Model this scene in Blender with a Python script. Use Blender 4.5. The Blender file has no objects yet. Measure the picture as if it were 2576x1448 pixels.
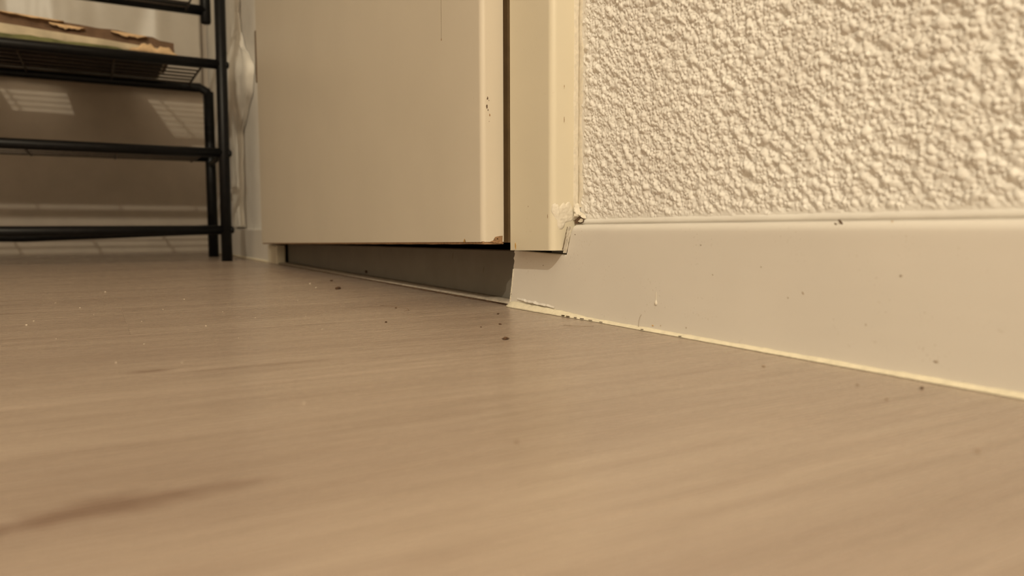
import bpy, bmesh, math, random
import numpy as np
from mathutils import Vector, Matrix, noise as mnoise

random.seed(7)
S = bpy.context.scene
COL = S.collection

# ------------------------------------------------------------------ camera
cam_d = bpy.data.cameras.new('camera')
cam = bpy.data.objects.new('camera', cam_d)
COL.objects.link(cam)
YAW, PITCH, ROLL = math.radians(29.6), math.atan((724 - 577.9) / 1850.0), math.radians(-0.16)
fw = Vector((math.sin(YAW) * math.cos(PITCH), math.cos(YAW) * math.cos(PITCH), -math.sin(PITCH)))
rt = Vector((math.cos(YAW), -math.sin(YAW), 0))
up = rt.cross(fw)
rt, up = rt * math.cos(ROLL) + up * math.sin(ROLL), -rt * math.sin(ROLL) + up * math.cos(ROLL)
cam.matrix_world = Matrix(((rt.x, up.x, -fw.x, -.318), (rt.y, up.y, -fw.y, 0), (rt.z, up.z, -fw.z, .065), (0, 0, 0, 1)))
cam_d.sensor_width = 36
cam_d.lens = 36 * 1850 / 2576
cam_d.clip_start = .01
cam_d.dof.use_dof = True
cam_d.dof.focus_distance = .56
cam_d.dof.aperture_fstop = 8.2
S.camera = cam

# ------------------------------------------------------------------ light
world = bpy.data.worlds.new('world')
S.world = world
world.use_nodes = True
bg = world.node_tree.nodes['Background']
bg.inputs[0].default_value = (1.0, .80, .60, 1)
bg.inputs[1].default_value = .03


def light(name, kind, loc, energy, color, **kw):
    d = bpy.data.lights.new(name, kind)
    d.energy = energy
    d.color = color
    for k, v in kw.items():
        setattr(d, k, v)
    o = bpy.data.objects.new(name, d)
    o.location = loc
    COL.objects.link(o)
    return o


light('ceiling_lamp_light', 'POINT', (-1.30, -1.60, 1.74), 139, (1.0, .895, .68), shadow_soft_size=.03)

S.view_settings.view_transform = 'Standard'
S.view_settings.look = 'None'
S.view_settings.gamma = 1
S.view_settings.use_curve_mapping = False
S.view_settings.exposure = 0.0
S.cycles.max_bounces = 4
S.cycles.diffuse_bounces = 4
S.cycles.glossy_bounces = 2
S.cycles.caustics_reflective = False
S.cycles.caustics_refractive = False


# ------------------------------------------------------------------ materials
def new_mat(name):
    m = bpy.data.materials.new(name)
    m.use_nodes = True
    nt = m.node_tree
    return m, nt, nt.nodes['Principled BSDF']


def N(nt, kind, **kw):
    n = nt.nodes.new(kind)
    for k, v in kw.items():
        if k in n.inputs.keys():
            n.inputs[k].default_value = v
        else:
            setattr(n, k, v)
    return n


def L(nt, a, b):
    nt.links.new(a, b)


def math_node(nt, op, a, b=None, clamp=False):
    n = nt.nodes.new('ShaderNodeMath')
    n.operation = op
    n.use_clamp = clamp
    for i, v in enumerate((a, b)):
        if v is None:
            continue
        if isinstance(v, (int, float)):
            n.inputs[i].default_value = v
        else:
            nt.links.new(v, n.inputs[i])
    return n.outputs[0]


def mix_col(nt, fac, a, b):
    n = nt.nodes.new('ShaderNodeMix')
    n.data_type = 'RGBA'
    for s, v in ((0, fac), (6, a), (7, b)):
        if isinstance(v, (int, float)):
            n.inputs[s].default_value = v
        elif isinstance(v, tuple):
            n.inputs[s].default_value = (*v, 1)
        else:
            nt.links.new(v, n.inputs[s])
    return n.outputs[2]


def ramp(nt, v, lo, hi):
    n = nt.nodes.new('ShaderNodeMapRange')
    n.interpolation_type = 'SMOOTHSTEP'
    nt.links.new(v, n.inputs[0])
    n.inputs[1].default_value = lo
    n.inputs[2].default_value = hi
    return n.outputs[0]


def wpos(nt, scale=(1, 1, 1), loc=(0, 0, 0)):
    g = nt.nodes.new('ShaderNodeNewGeometry')
    mp = nt.nodes.new('ShaderNodeMapping')
    mp.inputs['Scale'].default_value = scale
    mp.inputs['Location'].default_value = loc
    nt.links.new(g.outputs['Position'], mp.inputs[0])
    return mp.outputs[0]


def noise(nt, vec, scale, detail=3, rough=.5, dist=0):
    n = nt.nodes.new('ShaderNodeTexNoise')
    n.inputs['Scale'].default_value = scale
    n.inputs['Detail'].default_value = detail
    n.inputs['Roughness'].default_value = rough
    n.inputs['Distortion'].default_value = dist
    nt.links.new(vec, n.inputs['Vector'])
    return n.outputs[0]


def paint(name, col, rough=.45, dirt=(.35, .27, .18), dirt_amt=.5, speck=.70, bump=.02, mott=.05, spec=.4):
    """brushed household paint with small specks and scuffs"""
    m, nt, b = new_mat(name)
    p = wpos(nt)
    big = noise(nt, p, 9, 3)
    c = mix_col(nt, ramp(nt, big, .3, .7), tuple(x * (1 - mott) for x in col), col)
    sp = noise(nt, p, 620, 1, .5)
    gate = ramp(nt, noise(nt, p, 55, 2), .52, .68)
    fac = math_node(nt, 'MULTIPLY', math_node(nt, 'MULTIPLY', ramp(nt, sp, speck, speck + .09), gate), dirt_amt)
    c = mix_col(nt, fac, c, dirt)
    L(nt, c, b.inputs['Base Color'])
    b.inputs['Roughness'].default_value = rough
    b.inputs['Specular IOR Level'].default_value = spec
    return m


def plain(name, col, rough=.6, var=.12, scale=120, bump=.0, spec=.3, metal=0):
    m, nt, b = new_mat(name)
    p = wpos(nt)
    n = noise(nt, p, scale, 4, .6)
    c = mix_col(nt, ramp(nt, n, .3, .7), tuple(x * (1 - var) for x in col), tuple(min(1, x * (1 + var)) for x in col))
    L(nt, c, b.inputs['Base Color'])
    b.inputs['Roughness'].default_value = rough
    b.inputs['Specular IOR Level'].default_value = spec
    b.inputs['Metallic'].default_value = metal
    if bump:
        bp = N(nt, 'ShaderNodeBump', Strength=bump, Distance=.002)
        L(nt, n, bp.inputs['Height'])
        L(nt, bp.outputs[0], b.inputs['Normal'])
    return m


def laminate():
    m, nt, b = new_mat('laminate_oak')
    info = nt.nodes.new('ShaderNodeObjectInfo')
    # each plank shows another stretch of the oak print
    off = nt.nodes.new('ShaderNodeVectorMath')
    off.operation = 'SCALE'
    off.inputs[0].default_value = (9.1, 5.3, 0)
    L(nt, info.outputs['Random'], off.inputs['Scale'])
    add = nt.nodes.new('ShaderNodeVectorMath')
    g = nt.nodes.new('ShaderNodeNewGeometry')
    L(nt, g.outputs['Position'], add.inputs[0])
    L(nt, off.outputs[0], add.inputs[1])

    def mapped(sx, sy):
        mp = nt.nodes.new('ShaderNodeMapping')
        mp.inputs['Scale'].default_value = (sx, sy, 1)
        L(nt, add.outputs[0], mp.inputs[0])
        return mp.outputs[0]
    wide = noise(nt, mapped(2.0, 15), 1.0, 3, .55, .6)
    mid = noise(nt, mapped(7, 85), 1.0, 3, .6, .3)
    line = noise(nt, mapped(8, 250), 1.0, 4, .65, .3)
    fine = noise(nt, mapped(22, 620), 1.0, 2, .6)
    c = mix_col(nt, ramp(nt, wide, .30, .70), (.378, .290, .233), (.442, .347, .279))
    c = mix_col(nt, math_node(nt, 'MULTIPLY', ramp(nt, mid, .45, .70), .38), c, (.30, .22, .17))
    c = mix_col(nt, math_node(nt, 'MULTIPLY', ramp(nt, line, .52, .72), .30), c, (.58, .475, .39))
    c = mix_col(nt, math_node(nt, 'MULTIPLY', ramp(nt, line, .47, .31), .34), c, (.26, .185, .14))
    c = mix_col(nt, math_node(nt, 'MULTIPLY', ramp(nt, fine, .56, .74), .35), c, (.24, .165, .12))
    # knots of the print
    warp = noise(nt, wpos(nt, (60, 180, 1)), 1.0, 3, .6)
    sep = nt.nodes.new('ShaderNodeSeparateXYZ')
    L(nt, g.outputs['Position'], sep.inputs[0])
    for kx, ky, ax, ay, amt in ((-.318, .1945, .030, .0115, .85), (-.350, .190, .030, .010, .85), (-.292, .195, .018, .008, .45),
                                (-.2985, .3765, .014, .0055, .62), (-.118, .6003, .045, .009, .35),
                                (-.245, .365, .05, .008, .25), (-.40, .70, .05, .012, .35)):
        dx = math_node(nt, 'DIVIDE', math_node(nt, 'SUBTRACT', sep.outputs[0], kx), ax)
        dy = math_node(nt, 'DIVIDE', math_node(nt, 'SUBTRACT', sep.outputs[1], ky), ay)
        d = math_node(nt, 'SQRT', math_node(nt, 'ADD', math_node(nt, 'MULTIPLY', dx, dx), math_node(nt, 'MULTIPLY', dy, dy)))
        d = math_node(nt, 'ADD', d, math_node(nt, 'MULTIPLY', math_node(nt, 'SUBTRACT', warp, .5), 1.3))
        inv = math_node(nt, 'SUBTRACT', 1.0, ramp(nt, d, .1, 1.0))
        c = mix_col(nt, math_node(nt, 'MULTIPLY', inv, amt), c, (.20, .125, .09))
    L(nt, c, b.inputs['Base Color'])
    b.inputs['Specular IOR Level'].default_value = .5
    r = math_node(nt, 'ADD', .19, math_node(nt, 'MULTIPLY', fine, .16))
    L(nt, r, b.inputs['Roughness'])
    bp = N(nt, 'ShaderNodeBump', Strength=.42, Distance=.0006)
    L(nt, math_node(nt, 'ADD', fine, line), bp.inputs['Height'])
    L(nt, bp.outputs[0], b.inputs['Normal'])
    return m


def plaster():
    m, nt, b = new_mat('white_plaster')
    p = wpos(nt)
    c = mix_col(nt, ramp(nt, noise(nt, p, 14, 3), .3, .7), (.80, .765, .72), (.86, .83, .785))
    L(nt, c, b.inputs['Base Color'])
    b.inputs['Roughness'].default_value = .62
    b.inputs['Specular IOR Level'].default_value = .3
    return m


M = {}
M['floor'] = laminate()
M['plaster'] = plaster()
M['smooth_wall'] = plain('smooth_white_wall', (.55, .51, .46), .55, .04, 18, .05)
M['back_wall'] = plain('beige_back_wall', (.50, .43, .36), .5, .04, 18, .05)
M['baseboard'] = paint('baseboard_white', (.80, .755, .70), .38, (.42, .34, .26), .28, .64, .02, .05)
M['frame'] = paint('frame_cream', (.74, .67, .53), .36, (.45, .34, .2), .35, .68, .015, .03)
M['door'] = paint('door_cream', (.67, .60, .50), .42, (.45, .34, .2), .3, .70, .015, .03)
M['raw'] = plain('raw_brown_board', (.32, .19, .10), .8, .25, 420, .3)
M['hole'] = plain('dark_nail_hole', (.05, .025, .012), .9)
M['seal'] = plain('brown_seal', (.11, .065, .028), .6, .1, 60)
M['seal2'] = plain('brown_seal_lip', (.17, .11, .055), .6, .1, 60)
M['stain'] = plain('ochre_bare_wood', (.62, .38, .13), .7, .25, 700)
M['hinge'] = plain('dull_brown_metal', (.18, .11, .05), .5, .2, 80, 0, .4, .3)
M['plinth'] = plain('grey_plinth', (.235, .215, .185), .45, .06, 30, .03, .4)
M['bead'] = plain('dusty_white_bead', (.47, .41, .34), .6, .2, 200, .15)
M['grime'] = plain('brown_grime', (.13, .08, .05), .9, .4, 500, .3)
M['caulk'] = plain('yellowed_caulk', (.84, .765, .60), .55, .07, 220, .25)
M['caulk_wall'] = plain('cracked_white_caulk', (.72, .66, .56), .55, .08, 260, .25)
M['filler'] = plain('white_filler', (.76, .70, .60), .5, .05, 240, .2)
M['rack'] = plain('black_powder_coat', (.006, .0055, .006), .40, .2, 90, 0, .22)
M['wire'] = plain('dull_steel_wire', (.09, .07, .055), .45, .2, 200, 0, .5, .5)
M['card_shade'] = plain('underside_shade_card', (.030, .017, .019), .7, .4, 20)  # near-black, the shade under the tray put into the colour
M['card_in'] = plain('brown_cardboard', (.165, .10, .062), .85, .18, 45, .1)
M['card_out'] = plain('pale_printed_card', (.50, .42, .30), .7, .16, 22)
M['card_green'] = plain('green_printed_card', (.15, .15, .06), .7, .3, 26)
M['card_torn'] = plain('torn_card_fibre', (.66, .46, .27), .9, .12, 90, .2)
M['plastic'] = plain('white_plastic_film', (.50, .45, .39), .33, .05, 12, .05, .5)
M['bag'] = plain('white_crumpled_plastic', (.80, .76, .70), .4, .05, 12, .05, .4)
M['crumb'] = plain('dark_crumb', (.10, .055, .03), .9, .4, 900)
M['dust'] = plain('pale_dust', (.64, .55, .45), .9, .1, 900)
M['scuff'] = plain('faint_scuff', (.40, .32, .24), .8, .2, 900)
M['fluff'] = plain('pale_brown_crumb', (.30, .21, .14), .9, .3, 900)
M['hair'] = plain('brown_hair', (.22, .13, .07), .6)
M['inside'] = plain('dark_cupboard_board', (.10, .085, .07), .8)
M['ceil'] = plain('white_ceiling', (.70, .67, .62), .7, .04, 10)


# ------------------------------------------------------------------ mesh helpers
def link(o, parent=None):
    COL.objects.link(o)
    if parent is not None:
        o.parent = parent
    return o


def mesh(name, vs, fs, mat, parent=None, smooth=False):
    me = bpy.data.meshes.new(name)
    me.from_pydata([tuple(v) for v in vs], [], fs)
    me.materials.append(M[mat])
    if smooth:
        me.polygons.foreach_set('use_smooth', [True] * len(me.polygons))
    me.update()
    return link(bpy.data.objects.new(name, me), parent)


def from_bm(name, bm, mat, parent=None, smooth=False):
    me = bpy.data.meshes.new(name)
    bmesh.ops.recalc_face_normals(bm, faces=bm.faces)
    bm.to_mesh(me)
    bm.free()
    me.materials.append(M[mat])
    if smooth:
        me.polygons.foreach_set('use_smooth', [True] * len(me.polygons))
    return link(bpy.data.objects.new(name, me), parent)


def empty(name, loc=(0, 0, 0), parent=None):
    o = bpy.data.objects.new(name, None)
    o.empty_display_size = .02
    o.location = loc
    return link(o, parent)


def bm_box(bm, x0, x1, y0, y1, z0, z1, bev=0, seg=2):
    r = bmesh.ops.create_cube(bm, size=1)
    for v in r['verts']:
        v.co = Vector(((x0 + x1) / 2 + v.co.x * (x1 - x0), (y0 + y1) / 2 + v.co.y * (y1 - y0), (z0 + z1) / 2 + v.co.z * (z1 - z0)))
    if bev:
        es = list({e for v in r['verts'] for e in v.link_edges})
        bmesh.ops.bevel(bm, geom=es, offset=bev, segments=seg, affect='EDGES', profile=.5)


def box(name, x0, x1, y0, y1, z0, z1, mat, parent=None, bev=0, seg=2):
    bm = bmesh.new()
    bm_box(bm, x0, x1, y0, y1, z0, z1, bev, seg)
    return from_bm(name, bm, mat, parent)


def tube_data(path, rad, n=10, cap=True):
    P = [Vector(p) for p in path]
    R = rad if isinstance(rad, (list, tuple)) else [rad] * len(P)
    vs, fs = [], []
    t0 = (P[1] - P[0]).normalized()
    u = t0.orthogonal().normalized()
    for i, p in enumerate(P):
        a = P[max(0, i - 1)]
        c = P[min(len(P) - 1, i + 1)]
        t = (c - a).normalized()
        u = (u - t * u.dot(t)).normalized()
        w = t.cross(u)
        for k in range(n):
            an = 2 * math.pi * k / n
            vs.append(p + (u * math.cos(an) + w * math.sin(an)) * R[i])
    for i in range(len(P) - 1):
        for k in range(n):
            k2 = (k + 1) % n
            fs.append((i * n + k, i * n + k2, (i + 1) * n + k2, (i + 1) * n + k))
    if cap:
        fs.append(tuple(range(n))[::-1])
        fs.append(tuple(range((len(P) - 1) * n, len(P) * n)))
    return vs, fs


def tube(name, path, rad, mat, parent=None, n=10):
    vs, fs = tube_data(path, rad, n)
    o = mesh(name, vs, fs, mat, parent, True)
    return o


def joined(name, parts, mat, parent=None, smooth=True):
    V, F = [], []
    for vs, fs in parts:
        o = len(V)
        V += list(vs)
        F += [tuple(i + o for i in f) for f in fs]
    return mesh(name, V, F, mat, parent, smooth)


def loft(name, rows, mat, parent=None, smooth=True, closed=False, caps=False):
    """rows: list of equally long point lists"""
    n = len(rows[0])
    vs = [p for r in rows for p in r]
    fs = []
    for i in range(len(rows) - 1):
        for k in range(n if closed else n - 1):
            k2 = (k + 1) % n
            fs.append((i * n + k, i * n + k2, (i + 1) * n + k2, (i + 1) * n + k))
    if caps:
        fs.append(tuple(range(n))[::-1])
        fs.append(tuple(range((len(rows) - 1) * n, len(rows) * n)))
    bm = bmesh.new()
    bv = [bm.verts.new(p) for p in vs]
    for f in fs:
        try:
            bm.faces.new([bv[i] for i in f])
        except ValueError:
            pass
    return from_bm(name, bm, mat, parent, smooth)


def poly_slab(name, pts, axis, base, thick, mat, parent=None):
    """flat outline given in the two other axes, extruded along axis from base by thick"""
    bm = bmesh.new()
    def to3(p, a):
        v = [p[0], p[1]]
        v.insert('xyz'.index(axis), a)
        return v
    lo = [bm.verts.new(to3(p, base)) for p in pts]
    hi = [bm.verts.new(to3(p, base + thick)) for p in pts]
    n = len(pts)
    bm.faces.new(lo)
    bm.faces.new(hi)
    for i in range(n):
        bm.faces.new((lo[i], lo[(i + 1) % n], hi[(i + 1) % n], hi[i]))
    bmesh.ops.triangulate(bm, faces=[f for f in bm.faces if len(f.verts) > 4])
    return from_bm(name, bm, mat, parent)


def wob(t, seed=0.0):
    """smooth 1-D pseudo noise, about -1..1"""
    return (math.sin(t * 1.0 + seed) + .6 * math.sin(t * 2.31 + seed * 1.7 + 1) + .4 * math.sin(t * 4.77 + seed * 2.9 + 2)
            + .25 * math.sin(t * 9.7 + seed * .7)) / 1.8


def tag(o, label=None, cat=None, group=None, kind=None):
    for k, v in (('label', label), ('category', cat), ('group', group), ('kind', kind)):
        if v:
            o[k] = v
    return o


def struct(o, label, cat):
    return tag(o, label, cat, kind='structure')


# ================================================================== SETTING
# ------------------------------------------------------------------ floor of laminate planks along X
PW, PL = .192, 1.285
floor = struct(box('floor', -2.5, .01, -2.9, 2.46, -.03, -.0082, 'inside'), 'light oak laminate floor of planks running up to the right wall', 'floor')


def plank_mesh(length):
    bm = bmesh.new()
    bm_box(bm, 0, length, 0, PW, -.008, 0)
    top = [e for e in bm.edges if all(v.co.z > -.001 for v in e.verts)]
    bmesh.ops.bevel(bm, geom=top, offset=.00025, segments=1, affect='EDGES')
    me = bpy.data.meshes.new('plank')
    bmesh.ops.recalc_face_normals(bm, faces=bm.faces)
    bm.to_mesh(me)
    bm.free()
    me.materials.append(M['floor'])
    return me


full = plank_mesh(PL)
cuts = {}
y = .515 - PW * 17
row = 0
while y < 2.44:
    x1 = 0.0
    ln = (PL, .52, .95, .30, .80, 1.1)[(row * 5 + 2) % 6]
    while x1 > -2.45:
        key = round(ln, 3)
        me = full if key == PL else cuts.setdefault(key, plank_mesh(key))
        o = bpy.data.objects.new('plank', me)
        o.location = (x1 - ln, y, 0)
        link(o, floor)
        x1 -= ln
        ln = PL
    y += PW
    row += 1

# ------------------------------------------------------------------ right wall
bm = bmesh.new()
bm_box(bm, .003, .13, -2.9, .500, 0, 2.55)
bm_box(bm, .0, .13, 1.49, 2.40, 0, 2.55)
bm_box(bm, .003, .13, .500, 1.49, 2.08, 2.55)
wall_right = struct(from_bm('wall_right', bm, 'plaster'), 'white granular plaster wall right of the cream door frame', 'wall')

# the granular relief of the plaster
Y0, Y1, Z0, Z1, st = .07, .4640, .060, .30, .0004
ny, nz = int((Y1 - Y0) / st), int((Z1 - Z0) / st)
rng = np.random.default_rng(3)


def band(wl, spread, aniso=0.0, ang=0.0):
    g = rng.standard_normal((nz, ny))
    fz = np.fft.fftfreq(nz, st)[:, None]
    fy = np.fft.fftfreq(ny, st)[None, :]
    ca, sa = math.cos(ang), math.sin(ang)
    a = fy * ca + fz * sa
    b_ = -fy * sa + fz * ca
    f = np.sqrt((a * (1 + aniso)) ** 2 + b_ ** 2) + 1e-9
    k = np.exp(-(np.log(f * wl) ** 2) / (2 * spread ** 2))
    r = np.fft.ifft2(np.fft.fft2(g) * k).real
    return r / r.std()


# cauliflower-like granules: thousands of small overlapping caps on a gently rolling coat
gz = np.arange(nz)
gy = np.arange(ny)
hgt = np.zeros((nz, ny))
area = (Y1 - Y0) * (Z1 - Z0)
for frac, rmin, rmax, hk in ((.05, .0014, .0026, .55), (.20, .0008, .0015, .80), (.55, .00055, .0009, .85)):
    cnt = int(frac * area / 1.15e-6)
    py = rng.uniform(0, ny, cnt)
    pz = rng.uniform(0, nz, cnt)
    rr = rng.uniform(rmin, rmax, cnt) / st
    el = rng.uniform(.62, 1.0, cnt)
    an = rng.normal(.7, .8, cnt)
    base = rng.uniform(-.0006, .0004, cnt)
    for a_, b_, r_, e_, t_, bs in zip(py, pz, rr, el, an, base):
        ia, ib = max(0, int(a_ - r_)), min(ny, int(a_ + r_) + 2)
        ja, jb = max(0, int(b_ - r_)), min(nz, int(b_ + r_) + 2)
        if ib - ia < 1 or jb - ja < 1:
            continue
        dy_ = gy[ia:ib][None, :] - a_
        dz_ = gz[ja:jb][:, None] - b_
        ct, sn = math.cos(t_), math.sin(t_)
        u_ = (dy_ * ct + dz_ * sn) / r_
        v_ = (-dy_ * sn + dz_ * ct) / (r_ * e_)
        q_ = 1 - (u_ * u_ + v_ * v_)
        cap = np.where(q_ > 0, np.sqrt(np.clip(q_, 0, 1)) * r_ * st * hk + bs, 0)
        sub = hgt[ja:jb, ia:ib]
        np.maximum(sub, cap, out=sub)
k3 = np.array([1, 4, 1]) / 6
for ax in (0, 1):
    hgt = sum(np.roll(hgt, d_, ax) * w_ for d_, w_ in zip((-1, 0, 1), k3))
n3 = band(.0095, .40, .7, math.radians(40))
n4 = band(.05, .4)
hgt = hgt + .00030 * n3 + .00014 * n4
yy = Y0 + (np.arange(ny) + .5) * (Y1 - Y0) / ny
zz = Z0 + (np.arange(nz) + .5) * (Z1 - Z0) / nz
YY, ZZ = np.meshgrid(yy, zz)
edge_wob = .0022 * band(.012, .5)
fade = np.clip((.4525 + edge_wob - YY) / .005, 0.04, 1) * np.clip((ZZ - .0725 - .4 * edge_wob) / .004, 0.05, 1)
hgt = hgt * fade + .0003 * (1 - fade)
vs = np.stack([-hgt, YY, ZZ], -1).reshape(-1, 3)
idx = np.arange(ny * nz).reshape(nz, ny)
fs = np.stack([idx[:-1, :-1], idx[1:, :-1], idx[1:, 1:], idx[:-1, 1:]], -1).reshape(-1, 4)
me = bpy.data.meshes.new('plaster_relief')
me.vertices.add(len(vs))
me.vertices.foreach_set('co', vs.ravel().astype(np.float32))
me.loops.add(fs.size)
me.loops.foreach_set('vertex_index', fs.ravel().astype(np.int32))
me.polygons.add(len(fs))
me.polygons.foreach_set('loop_start', np.arange(0, fs.size, 4, dtype=np.int32))
me.polygons.foreach_set('use_smooth', np.ones(len(fs), dtype=bool))
me.update(calc_edges=True)
me.materials.append(M['plaster'])
relief = link(bpy.data.objects.new('plaster_relief', me), wall_right)
tag(relief, kind='stuff')

# ------------------------------------------------------------------ back wall, far side
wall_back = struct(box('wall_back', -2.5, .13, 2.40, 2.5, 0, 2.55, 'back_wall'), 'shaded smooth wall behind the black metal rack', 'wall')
baseboard_corner = struct(box('baseboard_corner', -.010, 0, 1.53, 2.40, 0, .0686, 'baseboard', bev=.003), 'short white baseboard between the door and the far corner', 'baseboard')
box('caulk_bead', -.0135, -.0095, 1.53, 2.39, 0, .0045, 'caulk', baseboard_corner, bev=.0015)

# the rest of the hallway, which the picture does not show but which throws the light back
struct(box('wall_left', -2.5, -2.4, -2.9, .85, 0, 2.55, 'smooth_wall'), 'plain white hallway wall opposite the door', 'wall')
struct(box('wall_front', -2.5, .13, -3.0, -2.9, 0, 2.55, 'smooth_wall'), 'plain white hallway wall behind the viewer', 'wall')
struct(box('ceiling', -2.5, .13, -3.0, 2.5, 2.55, 2.6, 'ceil'), 'white hallway ceiling', 'ceiling')

# ------------------------------------------------------------------ near baseboard, notched around the frame
BT = .0686


def ztop(yv):
    if yv <= .4516:
        return BT
    if yv >= .4594:
        return .0463 + (yv - .4594) * .022
    return BT + (yv - .4516) / (.4594 - .4516) * (.0463 - BT)


ys = list(np.linspace(-2.9, .40, 30)) + list(np.linspace(.405, .4505, 14)) + [.4516, .4530, .4545, .4560, .4575, .4594, .4600] + list(np.linspace(.462, .5365, 20))
NZ = 26
rows = []
for i, yv in enumerate(ys):
    zt = ztop(yv)
    r = .0048 if yv <= .4516 else .0012
    row_ = []
    last = i == len(ys) - 1
    for k in range(NZ):
        zv = (zt - r) * k / (NZ - 1)
        yo = yv
        if last:
            yo = .5378 + .0085 * (1 - zv / .0479) ** 1.5 + .0011 * wob(zv * 900, 2)
        row_.append((-.010 - (.00015 * wob(yv * 40 + zv * 60) if not last else 0), yo, zv))
    for k in range(1, 7):
        a = math.pi / 2 * k / 6
        row_.append((-.010 + r * (1 - math.cos(a)) * 1.0, yv if not last else .5378, zt - r + r * math.sin(a)))
    row_.append((.0005, yv if not last else .5378, zt))
    row_.append((.0005, yv if not last else .5378, 0))
    rows.append(row_)
baseboard_right = loft('baseboard_right', rows, 'baseboard', None, True, closed=True, caps=True)
struct(baseboard_right, 'scuffed white baseboard under the granular plaster wall', 'baseboard')
md = baseboard_right.modifiers.new('es', 'EDGE_SPLIT')
md.split_angle = math.radians(38)

# broken painted lip on its left end
rows = []
for k in range(44):
    z = .002 + .030 * k / 43
    yb = .5378 + .0085 * (1 - z / .0479) ** 1.5
    w = .0002 + .0016 * max(0, mnoise.noise(Vector((k * .42, 4, 0))) + .1)
    px_ = -.0009 + .0010 * mnoise.noise(Vector((k * .8, 9, 0)))
    rows.append([(-.0101, yb - .0016 - px_, z), (-.0106, yb - .0004, z), (-.0107, yb + w * .6, z), (-.0096, yb + w, z), (-.0075, yb + .0005, z)])
loft('broken_paint_lip', rows, 'caulk_wall', baseboard_right, False)

# yellowed caulk along the floor
rows = []
n = 260
for i in range(n + 1):
    yv = -.6 + (.552 + .6) * (i / n)
    t = yv * 140
    fat = 1.0 + .10 * wob(t, 1) + .06 * wob(t * 3.1, 5)
    if yv > .44:
        fat += (yv - .44) / .10 * .55
    if yv > .535:
        fat *= max(.12, 1 - ((yv - .535) / .017) ** 1.5)
    thin = .62 if yv < .42 else .62 + .38 * min(1, (yv - .42) / .05)
    w, h = .0052 * fat * thin, .0034 * fat * thin
    x0 = -.0098
    pr = [(x0, yv, h), (x0 - w * .22, yv, h * (.93 + .05 * wob(t * 2.2, 3))), (x0 - w * .55, yv, h * .66), (x0 - w * .85, yv, h * .26), (x0 - w, yv, .0002), (x0, yv, .0002)]
    rows.append(pr)
caulk = loft('caulk_bead', rows, 'caulk', baseboard_right, True, closed=True, caps=True)
# dark gaps where the bead has let go of the floor
for yv, ln_ in ((.4565, .004), (.450, .0045), (.4405, .0025), (.432, .005), (.4215, .004), (.409, .003), (.365, .002), (.33, .002)):
    pts = []
    for k in range(9):
        a = 2 * math.pi * k / 9
        pts.append((-.0160 + .0009 * math.sin(a) * (1 + .4 * wob(k * 3 + yv * 99)), yv + ln_ / 2 * math.cos(a)))
    poly_slab('grime_gap', [(p[0] + .001, p[1]) for p in pts], 'z', .0011, .0003, 'hole', baseboard_right)
# lifted flake of paint at the corner
rows = []
for i in range(60):
    t = i / 59
    yv = .5330 - t * .0580
    nz_ = mnoise.noise(Vector((t * 9, 2, 0)))
    n2_ = mnoise.noise(Vector((t * 25, 6, 0)))
    z = .0070 - .0022 * t + .0010 * nz_ + .0004 * n2_
    lift = .0016 * math.sin(math.pi * min(1, t * 1.02)) * (1 + .8 * nz_) + .0002
    rows.append([(-.0101, yv, z + .0014), (-.0103 - lift * .5, yv, z + .0007), (-.0104 - lift, yv, z), (-.0101 - lift * .9, yv, z - .0003), (-.0100, yv, z + .0004)])
loft('lifted_paint_flake', rows, 'baseboard', baseboard_right, False)
# drip of white paint
rows = []
for k in range(15):
    t = k / 14
    w = .00028 + .0008 * math.exp(-((t - .12) / .16) ** 2)
    z = .0176 + .0082 * t
    rows.append([(-.0101, .3575 + w, z), (-.0101 - w * .8, .3575 + w * .5, z), (-.0101 - w * .8, .3575 - w * .5, z), (-.0101, .3575 - w, z)])
loft('paint_drip', rows, 'filler', baseboard_right, True)
# nicks and scuffs
for yv, z, ln_, sl, mt in ((.2281, .0683, .0045, .9, 'grime'), (.2305, .0672, .003, .9, 'grime'), (.2020, .0683, .0011, 0, 'stain'),
                           (.3605, .0040, .0022, .2, 'stain'), (.3530, .0048, .0011, 1.2, 'grime'), (.3300, .0062, .0010, 1, 'grime'),
                           (.4480, .0615, .0012, 1.2, 'grime'), (.4920, .0370, .0018, -1.0, 'grime'), (.2470, .0330, .0024, 1.4, 'grime'),
                           (.2560, .0300, .0012, 1.5, 'grime'), (.2120, .0210, .0011, 1.2, 'grime'), (.1960, .0445, .0018, .2, 'grime'),
                           (.3090, .0390, .0012, .6, 'grime'), (.3190, .0560, .0014, .2, 'grime'), (.1790, .0090, .0026, .1, 'grime'), (.274, .045, .0012, .4, 'grime')):
    a = math.atan(sl)
    ln_ *= .75
    mt = 'scuff' if mt == 'grime' and z < .06 else mt
    pts = []
    for k in range(8):
        b_ = 2 * math.pi * k / 8
        u_, v_ = ln_ / 2 * math.cos(b_), max(.00022, ln_ * .16) * math.sin(b_) * (1 + .3 * wob(k * 2 + yv * 80))
        pts.append((yv + u_ * math.cos(a) - v_ * math.sin(a), z + u_ * math.sin(a) + v_ * math.cos(a)))
    xb = -.01028 if z < .062 else -.0088
    poly_slab('scuff_mark', pts, 'x', xb, .0003, mt, baseboard_right)

# ------------------------------------------------------------------ door frame
FX = -.022
trim_1 = struct(empty('trim_1', (0, .49, 0)), 'cream painted door frame with rounded edge beside the plaster', 'door frame')


def child_box(name, *a, **k):
    """box in world coordinates hung under an empty that is not at the origin"""
    o = box(name, *a, **k)
    return o


def under(o, parent):
    o.parent = parent
    o.matrix_parent_inverse = Matrix.Translation(-parent.location)
    return o


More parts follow.
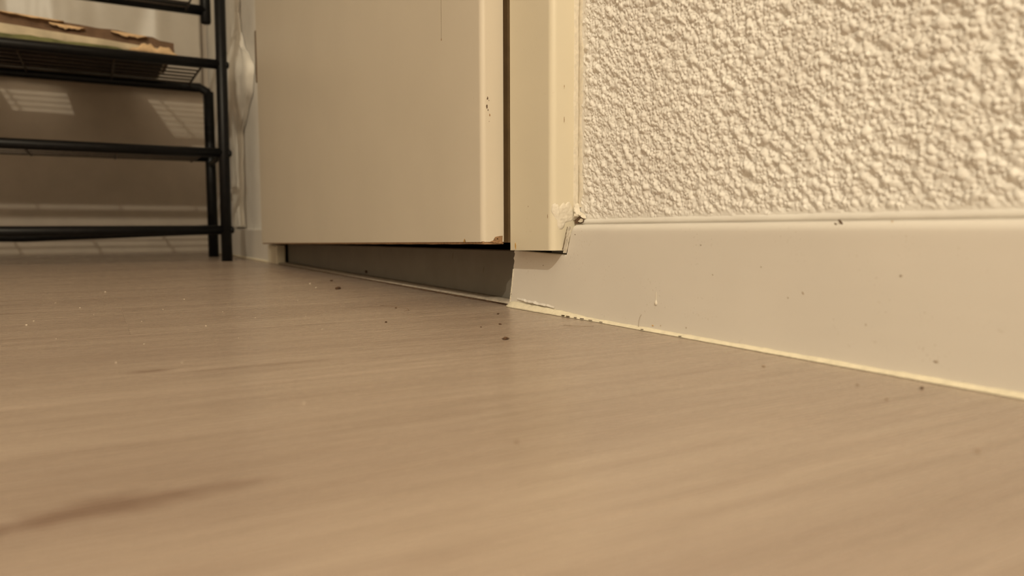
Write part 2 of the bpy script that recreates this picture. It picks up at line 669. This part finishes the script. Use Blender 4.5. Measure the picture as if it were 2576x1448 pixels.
def jamb_rows(prof, zb, zt_=2.08, nzr=8):
    rows = []
    for k in range(nzr + 1):
        t = k / nzr
        rows.append([(x, yv, zb(yv) * (1 - t) + zt_ * t) for x, yv in prof])
    return rows


prof = [(.06, .5242), (FX + .0008, .5242), (FX, .5234)]
RC = .0052
for k in range(0, 9):
    a = math.pi / 2 * k / 8
    prof.append((FX + RC * (1 - math.cos(a)), .4668 - RC * math.sin(a)))
prof += [(-.008, .4613), (.004, .4613)]
jr = loft('jamb', jamb_rows(prof, lambda v: .0484 + (.5242 - v) * .018), 'frame', None, True, closed=True, caps=True)
md = jr.modifiers.new('es', 'EDGE_SPLIT')
md.split_angle = math.radians(30)
under(jr, trim_1)
prof2 = [(.06, 1.452), (FX, 1.452)]
for k in range(0, 7):
    a = math.pi / 2 * k / 6
    prof2.append((FX + RC * (1 - math.cos(a)), 1.5095 + RC * math.sin(a)))
prof2 += [(.004, 1.5147)]
jl = loft('jamb', jamb_rows(prof2, lambda v: .0395), 'frame', None, False, closed=True, caps=True)
under(jl, trim_1)
under(box('plinth_block', -.0135, .004, 1.452, 1.530, 0, .0365, 'frame', bev=.002), trim_1)
under(box('head', FX, .06, .4613, 1.5147, 2.05, 2.12, 'frame', bev=.003), trim_1)
# bare ochre patch near the lower corner of the frame
pts = [(.5150, .0494), (.5158, .0510), (.5161, .0528), (.5157, .0541), (.5151, .0549), (.5147, .0541), (.5143, .0531), (.5139, .0522), (.5143, .0514), (.5141, .0506), (.5145, .0494)]
under(poly_slab('bare_patch', pts, 'x', FX - .00018, .0003, 'stain'), trim_1)
for yv, z, ln_ in ((.4668, .0745, .0035), (.4600, .1455, .0045), (.4600, .170, .002), (.495, .083, .0012)):
    o = poly_slab('scuff_mark', [(yv - .0002, z), (yv + .0001, z - ln_ / 3), (yv + .0003, z), (yv + .0002, z + ln_ / 2), (yv, z + ln_ * .6)], 'x', FX - .00012 if yv > .461 else -.012, .0002, 'raw')
    under(o, trim_1)

# caulk between frame and plaster, cracked
rows = []
n = 210
for i in range(n + 1):
    z = .0815 + (.56 - .0815) * i / n
    t = z * 160
    a = .4616
    b_ = .4530 + .0011 * wob(t * .5, 3) + .0006 * wob(t * 1.9, 1)
    c_ = .4575 + .0004 * wob(t * .9, 2)
    cr = .0005 if mnoise.noise(Vector((z * 90, 3, 0))) > -.15 else 0
    rows.append([(-.0030 + .0010 * mnoise.noise(Vector((z * 60, 1, 0))), a, z), (-.0016 + .0004 * mnoise.noise(Vector((z * 150, 2, 0))), a - .0009, z), (-.0011, c_ + .0002, z), (-.0011 + cr, c_, z), (-.0011, c_ - .0002, z),
                 (-.0009 - .0003 * mnoise.noise(Vector((z * 200, 8, 0))), (b_ + c_) / 2, z), (-.0004, b_, z), (.001, b_ - .0008, z)])
under(loft('caulk_joint', rows, 'caulk_wall', None, True), trim_1)
# caulk where the baseboard is cut around the frame
rows = []
for i in range(28):
    t = i / 27
    z = .0476 + (.0675 - .0476) * t
    yv = .4606 - .0072 * t
    w = .0010 + .0007 * mnoise.noise(Vector((i * .25, 2, 0)))
    d_ = .0008 * mnoise.noise(Vector((i * .35, 7, 0)))
    rows.append([(-.0116, yv + .0004 + w * .5, z), (-.0120 - d_, yv + .0004, z), (-.0104 + d_, yv - .0002, z), (-.0108, yv - w * .45, z), (-.0098, yv - w * .9, z)])
under(loft('caulk_joint', rows, 'caulk_wall', None, True), trim_1)


rows = []
for i in range(24):
    t = i / 23
    z = .0500 + (.0672 - .0500) * t
    yv = .4612 - .0066 * t
    w = max(.00004, .00035 + .0006 * mnoise.noise(Vector((i * .4, 12, 0))))
    rows.append([(-.0124, yv + w, z), (-.0127, yv, z), (-.0124, yv - w, z)])
under(loft('joint_crack', rows, 'grime', None, False), trim_1)


# smeared lump of filler with a hole in it
def height_patch(name, uv_outline, frame_fn, mat, parent, amp, seed, res=34):
    us = [p[0] for p in uv_outline]
    vs_ = [p[1] for p in uv_outline]
    u0, u1, v0, v1 = min(us), max(us), min(vs_), max(vs_)

    def inside_dist(u, v):
        ins = False
        dmin = 9
        m_ = len(uv_outline)
        for i in range(m_):
            a, b = uv_outline[i], uv_outline[(i + 1) % m_]
            if (a[1] > v) != (b[1] > v) and u < (b[0] - a[0]) * (v - a[1]) / (b[1] - a[1]) + a[0]:
                ins = not ins
            dx, dy = b[0] - a[0], b[1] - a[1]
            t = max(0, min(1, ((u - a[0]) * dx + (v - a[1]) * dy) / (dx * dx + dy * dy)))
            dmin = min(dmin, math.hypot(u - a[0] - t * dx, v - a[1] - t * dy))
        return dmin if ins else -dmin
    bm = bmesh.new()
    grid = {}
    for i in range(res + 1):
        for j in range(res + 1):
            u = u0 + (u1 - u0) * i / res
            v = v0 + (v1 - v0) * j / res
            d = inside_dist(u, v)
            if d < -.0007:
                continue
            h = amp * (1 - math.exp(-max(d, 0) / .0009)) * (1 + .75 * mnoise.noise(Vector((u * 260, v * 200, seed))) + .4 * mnoise.noise(Vector((u * 620, v * 620, seed + 5.5))))
            if d < 0:
                h = -.0002
            grid[i, j] = bm.verts.new(frame_fn(u, v, h))
    for i in range(res):
        for j in range(res):
            q = [(i, j), (i + 1, j), (i + 1, j + 1), (i, j + 1)]
            if all(k in grid for k in q):
                bm.faces.new([grid[k] for k in q])
    return from_bm(name, bm, mat, parent, True)


# u runs round the frame's rounded edge (0 at the corner, + along the side towards the wall, - along the front)
def on_frame(u, v, h):
    if u < -.004:
        return (FX - h, .4668 - (u + .004), v)
    if u < .004:
        a = math.pi / 2 * (u + .004) / .008
        return (FX + RC - (RC + h) * math.cos(a), .4668 - (RC + h) * math.sin(a), v)
    return (FX + RC + (u - .004) * 1.05, .4613 - h, v)


f_out = [(-.0010, .0790), (.0000, .0835), (.0022, .0848), (.0045, .0832), (.0058, .0812), (.0078, .0842), (.0094, .0852), (.0108, .0838), (.0122, .0855), (.0142, .0860), (.0156, .0840), (.0172, .0805), (.0180, .0765),
         (.0176, .0730), (.0158, .0712), (.0130, .0708), (.0105, .0700), (.0098, .0672), (.0080, .0652), (.0058, .0655), (.0045, .0680), (.0036, .0715), (.0014, .0745)]
fl = height_patch('filler_smear', f_out, on_frame, 'filler', None, .0006, 3, 44)
under(fl, trim_1)
w_out = [(.4602, .0840), (.4580, .0852), (.4565, .0838), (.4556, .0800), (.4546, .0780), (.4520, .0772), (.4496, .0764), (.4478, .0748), (.4470, .0732), (.4488, .0728), (.4512, .0742), (.4540, .0746), (.4562, .0736), (.4585, .0724), (.4606, .0716)]
fl2 = height_patch('filler_smear', w_out, lambda u, v, h: (-.0012 - h * 1.6, u, v), 'filler', None, .0021, 7, 36)
under(fl2, trim_1)
h_out = [(.4600, .0718), (.4585, .0726), (.4562, .0738), (.4535, .0748), (.4505, .0742), (.4486, .0727), (.4492, .0706), (.4520, .0697), (.4560, .0693), (.4596, .0694)]
under(poly_slab('filler_hole', h_out, 'x', -.0024, .0009, 'grime'), trim_1)
h2 = [(.4550, .0712), (.4530, .0722), (.4508, .0734), (.4488, .0725), (.4494, .0708), (.4520, .0703)]
under(poly_slab('filler_hole_edge', h2, 'x', -.0029, .0010, 'caulk_wall'), trim_1)
# thin smoothed strip of plaster above the baseboard with a hairline gap
rows = []
for i in range(150):
    yv = -.05 + .503 * i / 149
    t = yv * 150
    rows.append([(.0005, yv, .0735 + .0005 * wob(t * .8, 4)), (-.0011 - .0002 * wob(t, 2), yv, .0722), (-.0013, yv, .0705 + .0002 * wob(t * 2, 1)), (-.0009, yv, .0696), (.0006, yv, .0692)])
loft('smoothed_strip', rows, 'plaster', wall_right, True)

# ------------------------------------------------------------------ door leaf
DX0, DX1 = -.044, -.024
DY0, DY1 = .531, 1.4300
door = struct(empty('door_1', (-.03, .531, .05)), 'cream flush door with chipped lower corner, standing slightly proud of its frame', 'door')


def zdoor(v):
    return .0553 + (v - DY0) / (DY1 - DY0) * (.0420 - .0553)


R2 = .0045
pr = [(DX1, DY0), (DX0 + R2, DY0)]
for k in range(1, 9):
    a = math.pi / 2 * k / 8
    pr.append((DX0 + R2 - R2 * math.sin(a), DY0 + R2 - R2 * math.cos(a)))
pr += [(DX0, .62), (DX0, .8), (DX0, 1.1), (DX0, DY1 - .003), (DX0 + .003, DY1), (DX1, DY1)]
rows = []
for k in range(9):
    t = k / 8
    rows.append([(x, v, zdoor(v) * (1 - t) + 2.05 * t) for x, v in pr])
leaf = loft('leaf', rows, 'door', None, True, closed=True, caps=True)
md = leaf.modifiers.new('es', 'EDGE_SPLIT')
md.split_angle = math.radians(32)
under(leaf, door)
# core behind the overlapping lip
rows = []
for z_ in (0, 1):
    rows.append([(x, v, (zdoor(v) + .0002) if z_ == 0 else 2.045) for x, v in ((DX1, .5395), (DX1, 1.425), (.012, 1.425), (.012, .5395))])
under(loft('core', rows, 'raw', None, False, closed=True, caps=True), door)
under(box('door_seal', -.0238, -.0175, .5368, .5396, .0545, 2.04, 'seal'), door)
under(box('door_seal', -.0175, -.0040, .5352, .5396, .0545, 2.04, 'seal2'), door)
# bare lower edge where the paint has worn off
rows = []
for i in range(61):
    v = DY0 + .0006 + (DY1 - DY0 - .004) * i / 60
    rr = .0018 + .0003 * wob(i * 1.7, 2)
    zb = zdoor(v)
    rows.append([(DX0 + .0005, v, zb + .0004), (DX0 + .0010, v, zb - rr), (DX1, v, zb - rr), (DX1, v, zb + .0004)])
under(loft('bare_lower_edge', rows, 'raw', None, False, closed=True, caps=True), door)
# chipped corner on the narrow edge, with a nail hole
pts = [(-.0255, .0554), (-.0252, .0602), (-.0275, .0601), (-.0305, .0596), (-.0322, .0592), (-.0330, .0574), (-.0341, .0563), (-.0362, .0557), (-.0372, .0551), (-.0260, .0538)]
chip = under(poly_slab('chipped_corner', pts, 'y', DY0 - .00025, .0004, 'raw'), door)
pts = [(-.0302 + .0006 * math.cos(k), .0578 + .0006 * math.sin(k)) for k in [2 * math.pi * j / 8 for j in range(8)]]
poly_slab('nail_hole', pts, 'y', DY0 - .0004, .0004, 'hole', chip)
pts = [(.5610, .0549), (.5624, .0553), (.5630, .0566), (.5626, .0572), (.5634, .0577), (.5640, .0573), (.5646, .0560), (.5660, .0550)]
under(poly_slab('paint_chip', pts, 'x', DX0 - .0002, .0003, 'stain'), door)
# scuffs on the rounded edge and run on the face
rng2 = random.Random(5)
for xx, z, ln_, mt in ((-.0385, .1700, .003, 'grime'), (-.0372, .1685, .0012, 'grime'), (-.0391, .1635, .0035, 'grime'), (-.0381, .1610, .0022, 'grime'), (-.0366, .1570, .0028, 'raw'), (-.0371, .1520, .001, 'grime')):
    pts = [(xx + (ln_ * .22) * math.cos(a) * rng2.uniform(.5, 1.3), z + ln_ * .45 * math.sin(a) * rng2.uniform(.6, 1.2)) for a in [2 * math.pi * j / 7 for j in range(7)]]
    under(poly_slab('scuff_mark', pts, 'y', DY0 - .00012, .0002, mt), door)
pts = [(.6071 + .0007 * math.cos(a), .2322 + .0011 * math.sin(a)) for a in [2 * math.pi * j / 8 for j in range(8)]]
under(poly_slab('scuff_mark', pts, 'x', DX0 - .00015, .0002, 'raw'), door)
under(poly_slab('scuff_mark', [(.6069, .2322), (.6072, .2322), (.6073, .29), (.6069, .29)], 'x', DX0 - .0001, .0002, 'seal2'), door)
under(box('hinge_plate', -.0440, -.0250, 1.4285, 1.4420, .338, .431, 'hinge', bev=.001), door)

# ------------------------------------------------------------------ plinth under the door
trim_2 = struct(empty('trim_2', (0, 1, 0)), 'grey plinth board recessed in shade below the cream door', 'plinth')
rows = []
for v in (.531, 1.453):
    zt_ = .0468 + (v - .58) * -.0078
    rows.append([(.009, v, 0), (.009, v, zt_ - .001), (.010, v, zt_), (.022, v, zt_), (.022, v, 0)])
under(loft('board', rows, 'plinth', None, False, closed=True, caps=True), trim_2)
rows = []
for i in range(121):
    v = .545 + (1.452 - .545) * i / 120
    q = 1 + .025 * wob(i * .5, 3) + (.10 if i < 6 else 0)
    ring = []
    for k in range(8):
        a = math.pi / 2 * k / 7
        ring.append((-.0020 - .0076 * q * math.cos(a), v, .0016 + .0021 * q * math.sin(a)))
    ring.append((.0092, v, .0034))
    ring.append((.0092, v, .0016))
    rows.append(ring)
under(loft('quarter_round_bead', rows, 'bead', None, True, closed=True, caps=True), trim_2)
rows = []
for i in range(121):
    v = .545 + (1.452 - .545) * i / 120
    w = .0092 + .0007 * wob(i * 1.3, 1) + .0004 * wob(i * 4.1, 1)
    rows.append([(-.0018, v, .0002), (-.0018, v, .0018), (-w, v, .0017), (-w - .0004, v, .0002)])
under(loft('grime_line', rows, 'grime', None, False, closed=True, caps=True), trim_2)
pts = [(.984 + .0055 * math.cos(a), .0078 + .0022 * math.sin(a)) for a in [2 * math.pi * j / 9 for j in range(9)]]
under(poly_slab('splash_mark', pts, 'x', .0087, .0004, 'hole'), trim_2)
for v, z in ((.630, .030), (.70, .041), (1.06, .040)):
    under(poly_slab('splash_mark', [(v, z), (v + .001, z - .003), (v + .0018, z - .006), (v + .0005, z - .002)], 'x', .0088, .0003, 'grime'), trim_2)

# dark inside of the cupboard behind door and plinth
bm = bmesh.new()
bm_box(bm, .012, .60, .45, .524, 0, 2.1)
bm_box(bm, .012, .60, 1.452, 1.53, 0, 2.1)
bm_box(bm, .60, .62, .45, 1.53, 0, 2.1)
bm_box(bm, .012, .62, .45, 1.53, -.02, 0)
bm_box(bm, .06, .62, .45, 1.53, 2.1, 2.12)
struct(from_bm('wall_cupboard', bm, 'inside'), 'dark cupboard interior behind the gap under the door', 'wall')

# ================================================================== RACK
RXR, RXL, RYF, RYB = -.0705, -.835, 1.669, 1.97
rack = tag(empty('shoe_rack', ((RXR + RXL) / 2, RYF, 0)), 'black metal shoe rack with wire shelves in the far corner', 'shoe rack')
TOP = .80
for xs, sg in ((RXR, 1), (RXL, -1)):
    under(tube('leg', [(xs, RYF, .0), (xs + .0008 * sg, RYF, .25), (xs + .003 * sg, RYF, TOP)], .0112, 'rack', n=14), rack)
    xr = xs + .0135 * sg
    under(tube('leg', [(xr, RYB, .0), (xr, RYB, .2), (xr, RYB, .405)], .0122, 'rack', n=14), rack)
    under(tube('upper_post', [(xr, RYB, .568), (xr, RYB, .572), (xr, RYB, TOP)], [.010, .0122, .0122], 'rack', n=14), rack)
SH = (.0666, .2284, .4114, .588)
for i, z in enumerate(SH):
    xl, xr_ = RXL, RXR
    front = tube_data([(xl, RYF, z), ((xl + xr_) / 2, RYF, z - (.002 if i == 0 else 0)), (xr_, RYF, z)], .0100, 12)
    a = .0135
    if i == 2:
        path = [(xl - a, RYB, z - .02), (xl - a + .004, RYB, z - .006), (xl + .006, RYB, z + .002), (xr_ - .006, RYB, z + .002), (xr_ + a - .004, RYB, z - .006), (xr_ + a, RYB, z - .02)]
    elif i == 0:
        path = [(xl - a, RYB, z - .006), ((xl + xr_) / 2, RYB, z - .014), (xr_ + a, RYB, z + .001)]
    else:
        path = [(xl - a, RYB, z + (.016 if i == 1 else .011)), (xr_ + a, RYB, z + (.018 if i == 1 else .011))]
    shelf = under(joined('shelf', [front, tube_data(path, .0112 if i == 2 else .0122, 12)], 'rack'), rack)
    nw = 7
    for k in range(nw):
        yv = RYF + .036 + (RYB - RYF - .066) * k / (nw - 1)
        tube('shelf_wire', [(xl + .03, yv, z + .006), (xr_ - .03, yv, z + .006)], .0021, 'wire', shelf, n=6)
    for xx in (xr_ - .031, xr_ - .195, xr_ - .36, xr_ - .525, xl + .031):
        tube('cross_wire', [(xx, RYF, z + .002), (xx, RYB, z + .005)], .0024, 'wire', shelf, n=6)
    if i in (0, 1):
        for xs, sg in ((RXR, 1), (RXL, -1)):
            under(tube('side_rail', [(xs, RYF, z), (xs + .0135 * sg, RYB, z)], .006, 'rack', n=8), rack)
    if i < 3:
        under(tube('bolt_cap', [(RXR + .009, RYF, z), (RXR + .0125, RYF, z), (RXR + .0155, RYF, z), (RXR + .0165, RYF, z)], [.008, .0078, .006, .003], 'rack', n=12), rack)
        under(tube('bolt_cap', [(RXL - .009, RYF, z), (RXL - .0125, RYF, z), (RXL - .0155, RYF, z), (RXL - .0165, RYF, z)], [.008, .0078, .006, .003], 'rack', n=12), rack)

# ------------------------------------------------------------------ torn cardboard lying on the second shelf from the top
ZS = .4205
card = tag(empty('cardboard_box', (-.5, 1.80, ZS)), 'torn flattened cardboard box lying on the shelf of the black rack', 'cardboard')
XA, XB = -.80, -.155


def yback(x):
    return 2.12 if -.56 < x < -.40 else (2.05 if x > -.20 else 2.32)  # unseen back edge, deepened to shade the wall and notched to let light through


def ztray(x):
    return .4525 - .018 * max(0, (x + .46) / .305) if x > -.46 else .4525


rows = []
for i in range(41):
    x = XA + (XB - .012 - XA) * i / 40
    zt_ = ztray(x)
    fr = 1.690 + .002 * wob(i * .7, 1)
    yb = yback(x)
    lift = max(0, yb - 1.97) * .19
    rows.append([(x, fr, .4250), (x, fr - .002, (ZS + zt_) / 2), (x, fr, zt_), (x, 1.97, zt_ + .002), (x, yb, zt_ + .002 + lift), (x, yb, .4262 + lift), (x, 1.97, .4262)])
under(loft('tray', rows, 'card_out', None, False, closed=True, caps=True), card)
rows = []
for i in range(41):
    x = XA + (XB - .016 - XA) * i / 40
    yb = yback(x) - .004
    lift = max(0, yb - 1.97) * .19
    rows.append([(x, 1.694, .4243), (x, 1.694, .4249), (x, 1.97, .4261), (x, yb, .4261 + lift), (x, yb, .4254 + lift), (x, 1.97, .4254)])
under(loft('underside_shade', rows, 'card_shade', None, False, closed=True, caps=True), card)  # thin sheet added below the tray to paint its underside in shade
rows = []
for i in range(41):
    x = XA + (-.235 - XA) * i / 40
    h = .011 * (1 - (i / 40) ** 2) + .002 * wob(i * .8, 4) + .002
    rows.append([(x, 1.6868, .4250), (x, 1.6862, .4250 + h), (x, 1.689, .4250 + h), (x, 1.689, .4250)])
under(loft('printed_band', rows, 'card_green', None, False, closed=True, caps=True), card)
rows = []
for i in range(51):
    x = XA + (XB - XA) * i / 50
    zt_ = ztray(x) + .001
    hh = .0235 + .003 * mnoise.noise(Vector((i * .3, 2, 0))) - (.005 if i > 47 else 0)
    y0 = 1.700 + .003 * wob(i * .35, 3)
    rows.append([(x, y0, zt_), (x, y0 + .012, zt_ + hh * .5), (x, y0 + .010, zt_ + hh), (x, y0 + .016, zt_ + hh + .002), (x, 1.96, zt_ + hh + .002), (x, 1.96, zt_ + .003)])
under(loft('folded_flap', rows, 'card_in', None, False, closed=True, caps=True), card)
for seed, (xa, xb, dz, hh) in enumerate(((-.455, -.350, .0215, .004), (-.375, -.315, .0150, .009), (-.270, -.205, .0190, .009), (-.240, -.138, .0010, .025))):
    rows = []
    for i in range(19):
        t = i / 18
        x = xa + (xb - xa) * t
        e = math.sin(math.pi * min(1, t * 1.02 + .02)) ** .6 * (.75 + .3 * wob(i * .9, seed))
        zt_ = ztray(x) + dz
        yb = 1.6985 if seed < 3 else 1.6845
        if seed < 3:
            rows.append([(x, yb + .012, zt_ + .003), (x, yb + .002, zt_ + .0035), (x, yb, zt_ + .003 - hh * e), (x, yb + .0012, zt_ + .003 - hh * e), (x, yb + .012, zt_ + .001)])
        else:
            b0 = zt_ - .016
            rows.append([(x, yb + .012, b0 + .002), (x, yb, b0), (x, yb - .003, b0 + hh * e * .6), (x, yb + .004, b0 + hh * e), (x, yb + .014, b0 + hh * e)])
    under(loft('torn_edge', rows, 'card_torn', None, True, closed=True, caps=True), card)

# ------------------------------------------------------------------ plastic film behind the rack
rows = []
for i in range(13):
    t = i / 12
    z = .475 + (1.35 - .475) * t
    r = []
    for k in range(141):
        x = -1.15 + 1.13 * k / 140
        f_ = .008 * mnoise.noise(Vector((x * 9, z * 1.2, 2))) + .004 * mnoise.noise(Vector((x * 26, z * 3, 5)))
        r.append((x, 2.374 + f_, z))
    rows.append(r)
film = loft('plastic_film', rows, 'plastic', None, True)
md = film.modifiers.new('solid', 'SOLIDIFY')
md.thickness = .0012
tag(film, 'white plastic film hanging in soft folds on the wall behind the rack', 'plastic sheet')

# ------------------------------------------------------------------ white plastic bag hanging on the side wall past the door
rows = []
NR = 46
for i in range(64):
    t = i / 63
    z = .074 + (1.0 - .074) * t
    bulge = math.exp(-((z - .400) / .078) ** 2)
    tail = math.exp(-((z - .15) / .12) ** 2)
    half = .062 + .125 * bulge + .012 * wob(z * 30, 1)
    depth = .007 + .031 * bulge + .004 * tail
    cy = 1.885 - .02 * bulge + (.02 if z < .3 else 0)
    r = []
    for k in range(NR):
        a = math.pi * k / (NR - 1)
        fold = 1 + (.22 * wob(k * .95 + z * 6, 4) + .12 * wob(k * 2.1 - z * 14, 7)) * (1 - .55 * bulge)
        r.append((-.0015 - depth * math.sin(a) ** .7 * fold, cy + half * math.cos(a), z + .004 * wob(k * .6 + i, 2) * (i not in (0,))))
    rows.append(r)
bag = loft('plastic_bag', rows, 'bag', None, True)
tag(bag, 'crumpled white plastic bag hanging on the wall past the door edge', 'plastic bag')

# ================================================================== CRUMBS AND DUST
ico = {}


def crumb_mesh(seed, mat):
    bm = bmesh.new()
    bmesh.ops.create_icosphere(bm, subdivisions=2, radius=1)
    r_ = random.Random(seed)
    a, b, c = [r_.uniform(0, 6) for _ in range(3)]
    for v in bm.verts:
        p = v.co.copy()
        v.co *= 1 + .28 * math.sin(p.x * 3 + a) * math.cos(p.y * 4 + b) + .15 * math.sin(p.z * 5 + c)
    me = bpy.data.meshes.new('crumb')
    bm.to_mesh(me)
    bm.free()
    me.materials.append(M[mat])
    me.polygons.foreach_set('use_smooth', [True] * len(me.polygons))
    return me


dark = [crumb_mesh(s, 'crumb') for s in range(4)]
pale = [crumb_mesh(s + 20, 'dust') for s in range(3)]
faint = [crumb_mesh(s + 40, 'fluff') for s in range(3)]
CR = [
    (-.1074, .3786, .0018, 1.35, 'largest dark crumb on the floor below the door frame'),
    (-.0843, .8024, .0030, 1.7, 'flat dark crumb on the floor in front of the plinth'),
    (-.0543, .9329, .0022, 1.0, 'small dark crumb close to the white bead under the door'),
    (-.0766, .4417, .0010, 1.3, 'tiny dark crumb between the largest crumb and the baseboard corner'),
    (-.0946, .4355, .0007, 1.0, 'pinhead dark crumb left of the baseboard corner'),
    (-.1406, .4926, .0011, 1.0, 'lone dark speck on the floor in front of the middle of the door'),
    (-.0480, .4971, .0011, 1.6, 'dark crumb just below the broken end of the baseboard'),
    (-.1004, .5795, .0009, 1.3, 'dark speck on the floor in front of the right part of the plinth'),
    (-.0270, .1744, .0010, 1.0, 'round dark crumb beside the caulk at the right of the picture'),
    (-.0573, .1698, .0006, 1.0, 'faint brown crumb left of the round crumb by the caulk'),
    (-.0429, .1923, .0006, 1.0, 'small brown crumb below the joint in the caulk'),
    (-.0442, .2409, .0007, 1.3, 'reddish brown crumb under the middle of the baseboard'),
    (-.0954, .1160, .0006, 1.3, 'blurred pale brown crumb in the right foreground'),
    (-.2075, .1919, .0006, 1.6, 'blurred brown crumb in the middle of the foreground floor'),
]
for i, (x, yv, r, el, lab) in enumerate(CR):
    r *= .82
    o = bpy.data.objects.new('crumb', faint[i % 3] if i in (9, 10, 11, 12, 13) else dark[i % 4])
    o.scale = (r * el, r * .9, r * .62)
    o.location = (x, yv, r * .50)
    o.rotation_euler = (0, 0, i * .8 - .4)
    link(o)
    tag(o, lab, 'crumb', 'dark crumbs on the laminate floor')
DU = [(-.3605, .6062, .0011), (-.3578, .6304, .0009), (-.2823, .3933, .0007), (-.3107, .4100, .0006), (-.2534, .5374, .0008), (-.1891, .4802, .0006), (-.2514, .2764, .0006), (-.3091, .8912, .0016),
      (-.2438, .4670, .0004), (-.3301, .7200, .0008), (-.2700, .6700, .0007), (-.1550, .6900, .0007), (-.0900, .9000, .0016), (-.1000, .8350, .0012), (-.3400, .5200, .0006), (-.2150, .5700, .0005),
      (-.2900, .5900, .0006), (-.3200, .6550, .0007), (-.2300, .6250, .0006), (-.1800, .5600, .0005), (-.3500, .7800, .0010), (-.2450, .7600, .0009), (-.2950, .4700, .0005), (-.1350, .6200, .0005)]
for i, (x, yv, r) in enumerate(DU):
    o = bpy.data.objects.new('dust_speck', pale[i % 3])
    r *= .62
    o.scale = (r * 1.2, r, r * .6)
    o.location = (x, yv, r * .45)
    o.rotation_euler = (0, 0, i)
    link(o)
    tag(o, 'pale dust speck lying on the floor in front of the rack and door', 'dust', 'pale dust specks on the floor')

hair = tube('hair', [(-.0106, .3738, .0008), (-.0112, .3733, .0030), (-.0112, .3729, .0060), (-.0109, .3722, .0085), (-.0106, .3712, .0100)], .00009, 'hair', n=5)
tag(hair, 'curved brown hair stuck to the lower baseboard', 'hair')
hair2 = tube('hair', [(-.105, .6060, .0003), (-.098, .590, .0005), (-.094, .570, .0006), (-.098, .556, .0006), (-.104, .552, .0003)], .00010, 'hair', n=5)
tag(hair2, 'thin hair curled on the floor in front of the plinth', 'hair')
hair3 = tube('hair', [(-.0420, .4150, .0003), (-.0370, .4030, .0005), (-.0310, .3990, .0006), (-.0270, .4010, .0003)], .00009, 'hair', n=5)
tag(hair3, 'fine hair on the floor beside the dark gaps in the caulk', 'hair')
